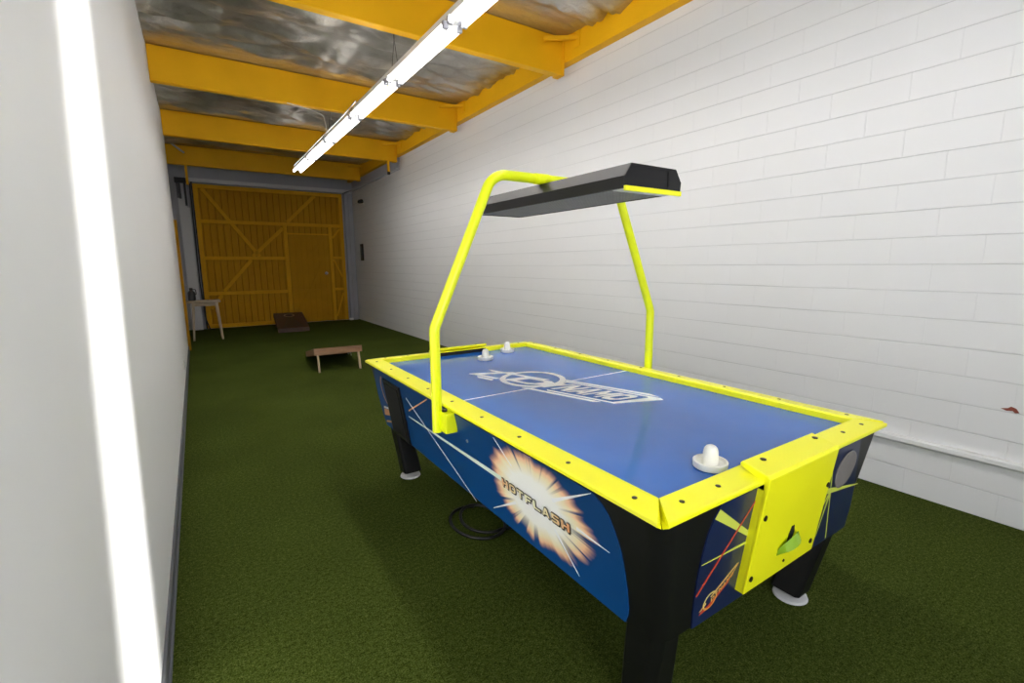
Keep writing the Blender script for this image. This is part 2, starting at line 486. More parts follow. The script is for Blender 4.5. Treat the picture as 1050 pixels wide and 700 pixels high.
gbar('brace', (.45, .74), (.22, .45), .075, .045)
gbar('brace', (2.90, 2.05), (3.09, 2.28), .045, .04)
gbar('brace', (2.90, 1.53), (3.09, 1.10), .045, .04)
gbar('brace', (2.90, .12), (3.09, .70), .045, .04)
o = MB(); o.box(1.90-1.65, 2.805-1.65, -.018, -.001, .03, 2.10)
for k in range(7):
    x = 1.90-1.65+.905*(k+.5)/7
    o.box(x-.052, x+.052, -.030, -.018, .03, 2.10)
wd = o.build('wicket_door', M['gate_yellow'], gate)
def wbar(name, a, b, w):
    m = MB(); m.bar((a[0]-1.65, -.037, a[1]), (b[0]-1.65, -.037, b[1]), .02, w, up=(0, 0, 1) if abs(a[0]-b[0]) > .02 else (1, 0, 0))
    return m.build(name, M['gate_yellow'], wd)
wbar('door_rail', (1.91, 2.07), (2.80, 2.07), .05)
wbar('door_rail', (1.91, 1.555), (2.80, 1.555), .05)
wbar('door_rail', (1.91, .79), (2.80, .79), .05)
wbar('door_brace', (2.72, 2.03), (2.30, 1.59), .045)
wbar('door_brace', (2.27, .75), (1.95, .20), .045)
wbar('door_brace', (2.66, 1.52), (2.33, .83), .045)
o = MB(); o.lathe([(.035, 0), (.035, .012), (.012, .016), (.012, .045), (.028, .055), (.026, .075), (.01, .082)], (2.71-1.65, -.031, 1.2), 16, axis=(0, -1, 0))
o.build('door_knob', M['steel'], wd, smooth=40)
o = MB(); o.box(1.88-1.65, 2.83-1.65, -.045, -.001, 2.115, 2.15)
o.build('lintel_strip', M['gate_rail'], gate)
o = MB(); o.box(.09-1.65, .115-1.65, -.06, .03, .02, 3.15)
o.build('edge_channel', M['black'], gate)
o = MB(); o.box(3.20-1.65, 3.29-1.65, -.10, -.03, 0, .05)
o.build('foot_block', M['white'], gate)

# ------------------------------------------------------------------ roof beams
LX = XR-.095
lb = MB(); lb.box(LX, XR, YF+.1, D-.01, 3.425, CZ-.025)
led = lb.build('ledger_beam', M['yellow_steel'], bevel=.004)
tag(led, 'long yellow ledger beam running along the top of the white block wall', 'beam')
words = ['yellow ceiling beam nearest the camera, cut off by the top edge of the photo',
         'second yellow ceiling beam back, between the dark foil bay and the middle of the light row',
         'third yellow ceiling beam back, with a hanger strap dropping from its right end',
         'farthest yellow ceiling beam, just above the grey header over the gate, with an arm hanging at its left end']
for k, y in enumerate(BEAMS):
    e = empty('roof_beam', (1.6, y, 3.31)); tag(e, words[k], 'beam', 'yellow cross beams under the foil ceiling')
    x0 = (XL-.0 if k < 3 else -.60)-1.6; x1 = LX-.012-1.6
    m = MB(); m.box(x0+.004, x1, 0, .088, 0, CZ-.035-3.31)
    m.build('joist', M['yellow_steel'], e, bevel=.004, segs=1)
    m = MB(); m.box(x1-.008, x1+.008, -.012, -.0005, -.006, .31); m.box(x1-.06, x1+.008, -.012, .10, -.008, -.0005)
    m.build('beam_hanger', M['yellow_steel'], e)
    m = MB(); m.bar((x1-.26, -.012, .285), (x1+.008, -.21, .285), .035, .035)
    m.box(x1+.0, x1+.011, -.25, -.17, .20, .345)
    m.build('tie_strap', M['yellow_steel'], e)
    if k == 3:
        m = MB(); m.box(.013-1.6, .055-1.6, -.04, -.0005, -.37, .34); m.build('gate_arm', M['yellow_steel'], e)
        m = MB(); m.bar((-.155-1.6, -.056, .36), (.035-1.6, -.056, .21), .03, .03); m.build('arm_brace', M['light_grey'], e)
    if k == 2:
        m = MB(); m.box(x1-.17, x1-.13, .02, .06, -.20, 0)
        m.build('hanger_strap', M['yellow_steel'], e)
        m = MB(); m.lathe([(.03, -.02), (.03, .02)], (x1-.15, .03, -.215), 12, axis=(1, 0, 0))
        m.build('roller', M['black'], e)

# ------------------------------------------------------------------ gate hardware
o = MB(); o.tube([(3.21, 9.22, 3.10), (3.21, D-.13, 3.13)], .018, 8)
tag(o.build('track_rod', M['grey_paint']), 'thin grey track rod running back to the gate under the third beam\'s strap', 'rod')
t = empty('spring_unit', (-.06, D-.13, 2.75)); tag(t, 'dark spring counterweight unit above the pale pilaster left of the gate', 'spring')
o = MB(); o.box(-.13, .09, -.06, .05, .36, .46); o.build('bracket', M['black'], t)
o = MB()
hel = [(-.07+.035*math.cos(a), -.0+.035*math.sin(a), .36-a*.0035) for a in [i*.5 for i in range(180)]]
o.tube(hel, .008, 6); o.build('coil', M['grey_rubber'], t)
o = MB(); o.box(.02, .06, -.02, .02, -.1, .36); o.build('rod', M['black'], t)
o = MB(); o.tube([(.075, D-.15, 3.1), (.068, D-.16, 2.0), (.06, D-.16, 1.1), (.10, D-.18, .25), (.16, D-.22, .012), (.24, D-.28, .012)], .012, 8)
tag(o.build('hanging_cable', M['rubber']), 'black cable hanging down beside the left edge of the yellow gate', 'cable')

# ------------------------------------------------------------------ strip lights
FX, FZ = 1.638, 3.0
def fixture(y0, y1, label, lit):
    L = y1-y0
    e = empty('strip_light', (FX, y0, FZ)); tag(e, label, 'light', 'row of fluorescent strip lights')
    m = MB()
    m.loft([[(-.060, y, .026), (-.045, y, .085), (.045, y, .085), (.060, y, .026), (.02, y, .014), (-.02, y, .014)] for y in (.004, L-.004)])
    m.build('channel', M['white'], e)
    h = L/2
    for k in (0, 1):
        for s in (-1, 1):
            m = MB(); m.tube([(s*.056, k*h+.055, 0), (s*.056, k*h+h-.055, 0)], .019, 12)
            m.build('tube', TUBES[lit], e, smooth=40)
            for yy in (k*h+.040, k*h+h-.040):
                m = MB(); m.box(min(s*.034, s*.074), max(s*.034, s*.074), yy-.014, yy+.014, -.022, .030)
                m.build('socket', M['grey_paint'], e, bevel=.004, segs=1)
    return e
f1 = fixture(1.95, 4.38, 'nearest white strip light, cut off by the top edge of the photo', 1)
f2 = fixture(4.38, 6.80, 'middle strip light of the row, hung between the second beam and the near light', 2)
f3 = fixture(6.80, 9.23, 'farthest strip light of the row, its end above the gate', 3)
fixture(-.48, 1.94, 'unseen strip light added straight above the camera to brighten the near end', 0)  # out-of-view fixture added to brighten the table and near walls
def wires(e, y, x=0.0):
    m = MB(); zt = foil_z(FX+x, e.location.y+y)-FZ-.012
    m.tube([(x, y, zt), (x, y, .33)], .004, 6)
    m.tube([(x, y, .33), (x-.05, y-.06, .085)], .003, 6); m.tube([(x, y, .33), (x+.05, y+.04, .085)], .003, 6)
    m.build('hanging_wire', M['silver_wire'], e)
wires(f1, 2.37); wires(f2, 2.30)
m = MB(); m.tube([(-.08, .9, .07), (-.085, 1.6, .05), (-.08, 2.40, .06)], .007, 6); m.build('side_shade_strip', M['rubber'], f2)  # dark strip standing in for the shadow on the channel's side
m = MB(); m.tube([(-.08, .02, .06), (-.085, 1.2, .05), (-.08, 2.2, .06)], .007, 6); m.build('side_shade_strip', M['rubber'], f3)  # side shadow of the far channel, likewise modelled as a dark strip
o = MB()
o.tube(fillet([(1.10, 6.50, 3.30), (1.36, 6.50, 3.27), (1.53, 6.56, 3.24), (1.57, 6.62, 3.06)], [.12, .08]), .006, 6)
tag(o.build('power_cable', M['white_cable']), 'pale power cable looping from the second beam down to the strip lights', 'cable')

# ------------------------------------------------------------------ wall fittings
o = MB(); o.loft([[(XR, y, .318), (XR-.034, y, .318), (XR-.038, y, .322), (XR-.038, y, .345), (XR-.030, y, .352), (XR, y, .352)] for y in (YF+.1, 4.3)])
tag(o.build('wall_conduit', M['white_wall']), 'white painted square conduit running low along the white block wall', 'pipe')
t = empty('wall_outlet', (XL, 6.72, .235)); tag(t, 'white power outlet low on the smooth left wall', 'outlet')
m = MB(); m.box(0, .007, -.038, .038, -.06, .06); m.build('cover_plate', M['white'], t, bevel=.002)
for dz in (-.022, .022):
    m = MB(); m.box(.007, .010, -.017, .017, dz-.014, dz+.014); m.build('socket', M['light_grey'], t)
t = empty('wall_sensor', (XR, 11.60, 2.88)); tag(t, 'small dark sensor with white bracket high on the block wall near the gate', 'sensor')
m = MB(); m.lathe([(.045, 0), (.05, .03), (.04, .10), (.02, .12)], (-.03, -.06, 0), 14, axis=(-1, 0, -.3)); m.build('housing', M['black'], t, smooth=40)
m = MB(); m.box(-.05, 0, -.03, .06, -.06, .06); m.build('bracket', M['white'], t, bevel=.006)
t = empty('wall_switch_box', (XR, 11.85, 1.70)); tag(t, 'narrow dark framed box on the block wall beside the gate', 'box')
m = MB(); m.box(-.04, 0, -.08, .08, -.20, .20); m.build('box', M['black'], t, bevel=.006)
m = MB(); m.box(-.046, -.04, -.05, .05, -.15, .15); m.build('cover', M['grey_rubber'], t)
o = MB()
pts = [(.515, .612), (.528, .632), (.548, .639), (.560, .628), (.585, .622), (.562, .614), (.54, .618), (.53, .608)]
o.prism([(XR-.003, y, z) for y, z in pts], [(XR-.0002, y, z) for y, z in pts])
tag(o.build('wall_stain', M['rust']), 'small rust red stain on the block wall at the right edge', 'stain')

# ------------------------------------------------------------------ cornhole boards
def cornhole(loc, rz, deckmat, legs, label, dark=False):
    """local: +y runs from the high end (y=0) down to the low end (y=1.2)"""
    e = empty('cornhole_board', loc, rz); tag(e, label, 'game board', 'cornhole boards on the turf')
    W2, Ln, zh, zl = .305, 1.2, .31, .085
    z = lambda y: zh+(zl-zh)*y/Ln
    m = MB(); n = 32; hy, hr = .23, .076
    circ = [(hr*math.cos(2*math.pi*(k+.5)/n), hy+hr*math.sin(2*math.pi*(k+.5)/n)) for k in range(n)]
    outer = []
    for (cx, cy) in circ:
        dx, dy = cx, cy-hy
        sx = W2/abs(dx) if dx else 1e9
        sy = ((Ln-hy)/dy) if dy > 0 else (hy/-dy if dy < 0 else 1e9)
        s = min(sx, sy); outer.append((dx*s, hy+dy*s))
    for c in ((-W2, 0), (W2, 0), (W2, Ln), (-W2, Ln)):   # snap the nearest sample to each corner
        i = min(range(n), key=lambda q: (outer[q][0]-c[0])**2+(outer[q][1]-c[1])**2); outer[i] = c
    th = .016
    m.loft([[(x, y, z(y)-th) for x, y in circ], [(x, y, z(y)-th) for x, y in outer], [(x, y, z(y)) for x, y in outer], [(x, y, z(y)) for x, y in circ], [(x, y, z(y)-th) for x, y in circ]], cap=False)
    m.build('deck', deckmat, e)
    m = MB(); t0 = th+.0005
    for s in (-1, 1):
        xa, xb = (W2-.022, W2) if s > 0 else (-W2, -W2+.022)
        m.loft([[(xa, y, z(y)-t0), (xb, y, z(y)-t0), (xb, y, max(z(y)-.085, .004)), (xa, y, max(z(y)-.085, .004))] for y in (0, Ln)])
    m.box(-W2+.022, W2-.022, 0, .022, zh-.085, zh-t0-.005); m.box(-W2+.022, W2-.022, Ln-.022, Ln, .004, zl-t0)
    m.build('frame', M['wood_red'] if not dark else M['wood_dark'], e)
    for s in (-1, 1):
        m = MB(); x = s*(W2-.045)
        m.bar((x, .055, zh-.03), (x, -.05, .012), .022, .05, up=(0, 1, 0))
        m.box(x-.011, x+.011, -.075, -.025, 0, .014)
        m.build('leg', M['wood'] if legs else M['wood_dark'], e)
    if dark:
        m = MB(); n = 36; f = .0016
        for k in range(n):
            a, b = 2*math.pi*k/n, 2*math.pi*(k+1)/n
            q = [(r*math.cos(t), .23+r*math.sin(t)) for r, t in ((.085, a), (.112, a), (.112, b), (.085, b))]
            m.face([(x, y, z(y)+f) for x, y in q])
        m.build('painted_ring', M['wood_pale'], e)
        m = MB(); m.face([(x, y, z(y)+.0010) for x, y in ((-.05, .34), (.05, .34), (.20, 1.10), (-.20, 1.10))])
        m.build('painted_wedge', M['decal_dark'], e)
    else:
        m = MB()
        m.tube([(.12, .03, .235), (.13, .05, .19), (.16, .03, .215), (.17, .06, .17)], .004, 6)
        m.build('cord_loop', M['white_cable'], e)
    return e
cornhole((1.500, 6.484, 0), R(-4.9), M['wood_red'], True, 'pine cornhole board behind the air hockey table, its raised end towards the camera')
fb = cornhole((1.705, 12.02, 0), R(180-3.4), M['wood_dark'], False, 'dark stained cornhole board in front of the gate, its hole end against the gate', True)

# ------------------------------------------------------------------ stool with jug
t = empty('wooden_stool', (.097, 10.8, 0)); tag(t, 'pale wooden stool with splayed legs beside the left end of the gate', 'stool')
m = MB(); m.box(-.285, .255, -.20, .20, .705, .745); m.build('seat', M['wood_pale'], t, bevel=.01)
m = MB()
for s in (-1, 1): m.box(-.20, .20, s*.15-.012, s*.15+.012, .645, .705)
for s in (-1, 1): m.box(s*.20-.012, s*.20+.012, -.15, .15, .645, .705)
m.build('apron', M['wood_pale'], t)
for sx in (-1, 1):
    for sy in (-1, 1):
        m = MB(); a = Vector((sx*.185, sy*.145, .704)); b = Vector((sx*.232, sy*.20, 0))
        q = lambda c, r, z: [(c.x-r, c.y-r, z), (c.x+r, c.y-r, z), (c.x+r, c.y+r, z), (c.x-r, c.y+r, z)]
        m.loft([q(b, .017, 0), q(a, .024, .704)]); m.build('leg', M['wood_pale'], t, bevel=.004, segs=1)
t = empty('jug', (-.10, 10.82, .745)); tag(t, 'small dark jug standing on the pale wooden stool', 'jug')
m = MB(); m.lathe([(.05, 0), (.062, .01), (.064, .13), (.055, .165), (.028, .19), (.026, .215)], (0, 0, 0), 20); m.build('body', M['jug'], t, smooth=40)
m = MB(); m.lathe([(.03, .2155), (.03, .235), (.01, .24)], (0, 0, 0), 14); m.build('cap', M['black'], t, smooth=40)
m = MB(); m.tube(fillet([(.024, 0, .205), (.074, 0, .212), (.076, 0, .12), (.060, 0, .11)], [.02, .02], 4), .008, 8); m.build('handle', M['jug'], t, smooth=50)

# ------------------------------------------------------------------ air hockey table
TW, TL = 1.306, 2.392
T = empty('air_hockey_table', (.8561, .6573, 0), -.0027)
tag(T, 'blue air hockey table with neon yellow rails and overhead lamp, standing on the turf', 'air hockey table')
sx_ = lambda z: .02+(.75-z)*.08/.405            # cabinet inset along the sides
ey_ = lambda z: .02+(.75-z)*.052/.405       # and at the ends
def rrect(x0, x1, y0, y1, r, z, n=6):
    out = []
    for (cx, cy, a0) in ((x1-r, y1-r, 0), (x0+r, y1-r, 90), (x0+r, y0+r, 180), (x1-r, y0+r, 270)):
        for k in range(n+1):
            a = R(a0+90*k/n); out.append((cx+r*math.cos(a), cy+r*math.sin(a), z))
    return out
m = MB()
m.loft([rrect(sx_(z)+i, TW-sx_(z)-i, ey_(z)+i, TL-ey_(z)-i, .055, z) for z, i in ((.345, .010), (.353, 0), (.752, 0))])
cab = m.build('cabinet', M['black'], T, smooth=40)

# printed panels (thin boards on the tapered cabinet)
def side_pt(y, z, off=0.0): return (sx_(z)-off, y, z)
def side_pt_r(y, z, off=0.0): return (TW-sx_(z)+off, y, z)
def end_pt(x, z, off=0.0): return (x, ey_(z)-off, z)
def end_pt_f(x, z, off=0.0): return (x, TL-ey_(z)+off, z)
def decal(name, fn, pts, mat, par, off, th=.0006):
    m = MB(); m.prism([fn(a, b, off) for a, b in pts], [fn(a, b, off-th) for a, b in pts]); return m.build(name, mat, par)
near_edge = [(.258, .748), (.228, .726), (.206, .701), (.188, .655), (.174, .605), (.169, .55), (.168, .48), (.172, .41), (.178, .385), (.192, .350)]
far_edge = [(TL-.10, .350), (TL-.088, .42), (TL-.084, .55), (TL-.10, .66), (TL-.14, .748)]
sp_l = decal('side_panel', side_pt, near_edge+far_edge, M['side'], T, .004, .006)
sp_r = decal('side_panel', side_pt_r, near_edge+far_edge, M['blue'], T, .004, .006)
ee = [(.258, .748), (.236, .71), (.222, .672), (.214, .61), (.211, .55), (.214, .48), (.222, .41), (.232, .350)]
er = [(TW-.112, .350), (TW-.112, .45), (TW-.135, .55), (TW-.165, .65), (TW-.20, .748)]
ep_n = decal('end_panel', end_pt, ee+er, M['navy'], T, .004, .006)
ep_f = decal('end_panel', end_pt_f, ee+er, M['navy'], T, .004, .006)

def beam(name, fn, a, b, w0, w1, mat, par, off):
    a = Vector(a); b = Vector(b); d = (b-a).normalized(); nn = Vector((-d.y, d.x))
    return decal(name, fn, [a+nn*w0/2, a-nn*w0/2, b-nn*w1/2, b+nn*w1/2], mat, par, off)
# light streaks on the long side
beam('streak_graphic', side_pt, (1.775, .552), (.80, .568), .007, .022, M['decal_pale'], sp_l, .0048)
beam('streak_graphic', side_pt, (1.745, .668), (1.085, .335), .008, .004, M['decal_white'], sp_l, .0052)
beam('streak_graphic', side_pt, (1.752, .592), (1.42, .742), .008, .006, M['decal_orange'], sp_l, .0044)
beam('streak_graphic', side_pt, (.80, .742), (.70, .66), .003, .007, M['decal_white'], sp_l, .0048)
beam('streak_graphic', side_pt, (.265, .743), (.47, .625), .002, .014, M['decal_white'], sp_l, .0048)
beam('streak_graphic', side_pt, (.922, .381), (.72, .50), .002, .012, M['decal_white'], sp_l, .0048)
beam('streak_graphic', side_pt, (.219, .572), (.36, .578), .002, .012, M['decal_white'], sp_l, .0048)
beam('streak_graphic', side_pt, (.385, .385), (.485, .51), .002, .012, M['decal_white'], sp_l, .0048)
# HOTFLASH lettering
hf = lambda u, v, q: side_pt(.795-u, v, q)
o_ = .0034
letters('lettering_outline', 'HOTFLASH', hf, 0, .400, .542, .576, M['decal_dark'], sp_l, .20, .12, .0054,
        [(o_*math.cos(R(45*k)), o_*math.sin(R(45*k))) for k in range(8)] + [(.002, -.0065)])
letters('lettering', 'HOTFLASH', hf, 0, .400, .542, .576, M['letters'], sp_l, .20, .12, .0080)

# a round coin lock and faint access door on the side
m = MB(); m.lathe([(.007, 0), (.007, .004), (.003, .005)], side_pt(1.045, .645, .004), 12, axis=(-1, 0, -.17)); m.build('lock', M['steel'], T)
# black coin box near the far end
box_o = [(1.815, .705), (2.085, .705), (2.125, .365), (1.845, .365)]
m = MB(); fr = [(1.815, .712), (2.090, .712), (2.135, .352), (1.850, .352)]
m.prism([side_pt(y, z, .014) for y, z in fr], [side_pt(y, z, .002) for y, z in fr]); cbx = m.build('coin_box', M['black_gloss'], T, bevel=.003)
m = MB(); ir = [(1.842, .690), (2.066, .690), (2.108, .378), (1.880, .378)]
m.prism([side_pt(y, z, .018) for y, z in ir], [side_pt(y, z, .013) for y, z in ir]); m.build('coin_panel', M['dark'], cbx)
# bits of the far emblem and ring print beyond the coin box
decal('emblem', side_pt, [(2.11, .50), (2.13, .455), (2.27, .425), (2.25, .475)], M['decal_orange'], sp_l, .0048)
decal('emblem', side_pt, [(2.10, .515), (2.11, .503), (2.25, .478), (2.24, .495)], M['decal_white'], sp_l, .0048)
decal('emblem', side_pt, [(2.13, .42), (2.14, .405), (2.27, .375), (2.26, .39)], M['decal_orange'], sp_l, .0048)
m = MB()
for k in range(14):
    a0, a1 = R(-60+k*120/14), R(-60+(k+1)*120/14)
    q = [(2.08+r*math.cos(t), .62+r*math.sin(t)) for r, t in ((.100, a0), (.112, a0), (.112, a1), (.100, a1))]
    m.prism([side_pt(y, z, .0048) for y, z in q], [side_pt(y, z, .0042) for y, z in q])
m.build('ring_graphic', M['decal_orange'], sp_l)

# near end graphics
beam('streak_graphic', end_pt, (.245, .722), (.52, .535), .030, .008, M['decal_yellow'], ep_n, .0048)
beam('streak_graphic', end_pt, (.215, .572), (.52, .563), .002, .012, M['decal_yellow'], ep_n, .0052)
beam('streak_graphic', end_pt, (.219, .468), (.449, .725), .009, .006, M['decal_red'], ep_n, .0056)
beam('streak_graphic', end_pt, (.905, .735), (1.03, .36), .004, .006, M['decal_yellow'], ep_n, .0048)
beam('streak_graphic', end_pt, (.90, .592), (1.20, .540), .024, .003, M['decal_yellow'], ep_n, .0052)
beam('streak_graphic', end_pt, (.955, .575), (.93, .40), .014, .002, M['decal_yellow'], ep_n, .0056)
beam('streak_graphic', end_pt, (.955, .575), (.86, .43), .010, .002, M['decal_yellow'], ep_n, .0044)
m = MB(); m.lathe([(.074, 0), (.074, .003), (.068, .004)], end_pt(1.037, .645, .004), 32, axis=(0, -1, -.155)); m.build('round_badge', M['disc'], T)

# goal covers: a folded yellow plate over each end rail
def goal_cover(far=False):
    fy = (lambda y: TL-y) if far else (lambda y: y)
    fx = (lambda x: TW-x) if far else (lambda x: x)
    x0, x1 = .428, .847
    sec = [(.074, .803), (.068, .811), (-.010, .792), (-.018, .783), (.033, .396), (.041, .396), (.000, .735), (.0, .768), (.072, .795)]
    m = MB(); m.loft([[(fx(x), fy(y), z) for y, z in sec] for x in (x0, x1)])
    g = m.build('goal_cover', M['neon'], T, bevel=.003)
    # cheeks closing the gap to the cabinet
    for xa in (x0+.001, x1-.006):
        m = MB(); ck = [(-.004, .745), (.035, .398), (ey_(.398)+.01, .398), (.035, .745)]
        m.loft([[(fx(x), fy(y), z) for y, z in ck] for x in (xa, xa+.005)])
        m.build('cheek', M['neon'], g)
    fr_ = lambda x, z, o: (fx(x), fy(-.018+(.783-z)*.051/.387-o), z)
    for (x, z) in ((.450, .655), (.450, .445), (.812, .445), (.830, .655), (.64, .435)):
        m = MB(); c = fr_(x, z, -.0005); rr = .009 if x != .64 else .005
        m.lathe([(rr, 0), (rr, .003), (rr*.5, .004)], c, 12, axis=(0, 1 if far else -1, 0)); m.build('screw', M['screw'], g)
    for x in (.50, .815):
        m = MB(); m.lathe([(.009, 0), (.009, .003), (.004, .004)], (fx(x), fy(.045), .8052), 12); m.build('screw', M['screw'], g)
    # puck return: dark hole and a scooped lip
    m = MB(); hp = [(.632, .50), (.655, .50), (.665, .535), (.655, .562), (.640, .562), (.630, .535)]
    m.prism([fr_(x, z, .0012) for x, z in hp], [fr_(x, z, -.002) for x, z in hp]); m.build('puck_return', M['dark'], g)
    m = MB(); rings = []
    for k in range(9):
        t = math.pi*k/8; cx = .632-.050*math.cos(t); hh = .030*math.sin(t)
        a = fr_(cx, .487, .001); rings.append([fr_(cx, .487+.25*(cx-.632), .0005), fr_(cx, .500+.3*hh+.25*(cx-.632), .004+hh), fr_(cx, .512+hh*.9+.25*(cx-.632), .001+hh*.5)])
    m.loft(rings); m.build('scoop', M['scoop'], g, smooth=50)
    return g
goal_cover(); goal_cover(True)

# small emblem on the near end: ring, slanted bars and letters
EU = Vector((.153, .088)).normalized(); EV = Vector((-EU.y, EU.x))
def emb(u, v): p = Vector((.255, .392))+EU*u+EV*v; return (p.x, p.y)
def edecal(pts, mat, off=.0048, name='emblem'): return decal(name, end_pt, [emb(u, v) for u, v in pts], mat, ep_n, off)
edecal([(.032, -.021), (.135, -.015), (.152, -.002), (.042, -.009)], M['decal_red'], .0046)
edecal([(-.004, -.006), (.030, -.020), (.040, -.010), (.014, -.001)], M['decal_red'], .0044)
edecal([(.000, .006), (.034, .012), (.034, .006), (.012, .002)], M['emblem'], .0048)
edecal([(.055, .015), (.186, .020), (.194, .014), (.060, .009)], M['emblem'], .0050)
edecal([(.194, .014), (.152, -.004), (.146, -.001), (.180, .012)], M['emblem'], .0052)
m = MB()
for k in range(20):
    a0, a1 = 2*math.pi*k/20, 2*math.pi*(k+1)/20
    q = [emb(.050+r*math.cos(t), .004+r*.85*math.sin(t)) for r, t in ((.027, a0), (.033, a0), (.033, a1), (.027, a1))]
    m.prism([end_pt(x, z, .0056) for x, z in q], [end_pt(x, z, .005) for x, z in q])
m.build('emblem_ring', M['emblem'], ep_n)
letters('emblem_lettering', 'DYNAMO', lambda u, v, q: end_pt(*emb(u, v+.03*u), q), .050, .160, -.008, .006, M['emblem'], ep_n, .14, .3, .0062)

# rails
RI, RTI, RTO, RB = .092, .786, .778, .757
ch = .018
def rail(outer_inner_pts, n_in):
    pass
def make_rail(side):
    """mitred rail: cross section in (inset d, z); path coordinate t"""
    sec = [(0, .764), (0, RTO-.002), (.004, RTO), (RI-.006, RTI), (RI, RTI-.005), (RI, RB-.006), (RI-.03, RB-.006), (.03, .752), (.02, .752)]
    gap = .0005
    m = MB(); rings = []
    for e in (0, 1):
        ring = []
        for d, z in sec:
            dd = d+gap
            if side in 'LR':
                y = dd if e == 0 else TL-dd
                if d < ch: y = (ch+ gap if e == 0 else TL-ch-gap)
                x = d if side == 'L' else TW-d
                ring.append((x, y, z))
            else:
                x = dd if e == 0 else TW-dd
                if d < ch: x = (ch+gap if e == 0 else TW-ch-gap)
                y = d if side == 'N' else TL-d
                ring.append((x, y, z))
        rings.append(ring)
    m.loft(rings)
    r = m.build('rail', M['neon'], T, bevel=.0015, segs=1)
    zs = lambda d: RTO+(RTI-RTO)*(d-.004)/(RI-.01)
    if side in 'LR':
        for k in range(9):
            x = .042 if side == 'L' else TW-.042
            m = MB(); m.lathe([(.0075, -.001), (.0075, .0012), (.004, .0018)], (x, .128+.2665*k, zs(.042)), 10); m.build('screw', M['screw'], r)
    else:
        for x in (.126, .28, 1.027, 1.179):
            y = .046 if side == 'N' else TL-.046
            m = MB(); m.lathe([(.0075, -.001), (.0075, .0012), (.004, .0018)], (x, y, zs(.046)), 10); m.build('screw', M['screw'], r)
    return r
for s in 'LRNF': make_rail(s)
m = MB(); m.box(.075, TW-.075, .075, TL-.075, .7505, RB); pf = m.build('playfield', M['playfield'], T)
# goal slots
for far in (False, True):
    y0, y1 = (RI-.0005, RI+.0015) if not far else (TL-RI-.0015, TL-RI+.0005)
    m = MB(); m.box(.45, .86, y0, y1, RB+.0003, RTI-.004); m.build('goal_slot', M['dark'], T)
# playfield markings
ZP = RB+.0006
def pl(name, pts, mat='decal_white', z=ZP, par=pf):
    m = MB(); m.prism([(x, y, z) for x, y in pts], [(x, y, RB-.0002) for x, y in pts]); return m.build(name, M[mat], par)
pl('centre_line', [(RI, 1.249), (RI, 1.257), (TW-RI, 1.263), (TW-RI, 1.255)])
U = Vector((.31, -.95)); U.normalize(); V = Vector((-U.y, U.x)); LC = Vector((.653, 1.2))
def lg(u, v): p = LC+U*u+V*v; return (p.x, p.y)
LZ = [ZP+.0001]
def plogo(pts):
    LZ[0] += .0001
    return pl('logo', [lg(u, v) for u, v in pts], 'decal_white', LZ[0])
# long frame bars
plogo([(-.07, .152), (.43, .152), (.487, .126), (-.055, .126)])
plogo([(-.05, .117), (.500, .112), (.520, .092), (.365, -.100), (.0, -.100), (-.015, -.083), (.350, -.083), (.452, .084), (.44, .096), (-.045, .100)])
plogo([(-.10, -.112), (.305, -.112), (.272, -.134), (-.135, -.134)])
# tail strokes
plogo([(-.575, -.068), (-.47, .055), (-.395, .118), (-.355, .118), (-.44, .04), (-.515, -.045), (-.36, -.045), (-.365, -.068)])
plogo([(-.555, .086), (-.49, .086), (-.12, .098), (-.14, .074), (-.515, .062)])
plogo([(-.495, -.082), (-.372, -.082), (-.362, -.108), (-.465, -.108)])
m = MB()
for k in range(48):
    a0, a1 = 2*math.pi*k/48, 2*math.pi*(k+1)/48
    q = [lg(-.205+r*math.cos(t), .055+r*math.sin(t)) for r, t in ((.150, a0), (.182, a0), (.182, a1), (.150, a1))]
    m.face([(x, y, ZP+.0008) for x, y in q])
m.build('logo_ring', M['decal_white'], pf)
lp = lambda u, v, q: (*lg(u, v), ZP+q)
letters('logo_lettering', 'D', lp, -.33, -.095, -.060, .068, M['decal_white'], pf, .1, .55, .0010)
letters('logo_lettering', 'YNAMO', lp, -.100, .345, -.062, .078, M['decal_white'], pf, .07, .55, .0012)

# legs with round levelling feet
for sx in (0, 1):
    for sy in (0, 1):
        mx = lambda x: x if sx == 0 else TW-x
        my = lambda y: y if sy == 0 else TL-y
        m = MB()
        def ring(x0, x1, y0, y1, c, z):
            p = [(x0+c, y0), (x1-c*.5, y0), (x1, y0+c*.5), (x1, y1-c*.5), (x1-c*.5, y1), (x0+c*.5, y1), (x0, y1-c*.5), (x0, y0+c)]
            p = [(mx(a), my(b), z) for a, b in p]
            return p
        m.loft([ring(.148, .266, .143, .260, .025, .045), ring(.112, .218, .085, .214, .03, .3445)])
        lg_ = m.build('leg', M['black'], T, bevel=.004)
        m = MB(); c = (mx(.205), my(.20), 0)
        m.lathe([(.058, 0), (.066, .006), (.062, .016), (.030, .024), (.014, .026), (.014, .06)], c, 24); m.build('levelling_foot', M['foot'], lg_, smooth=35)

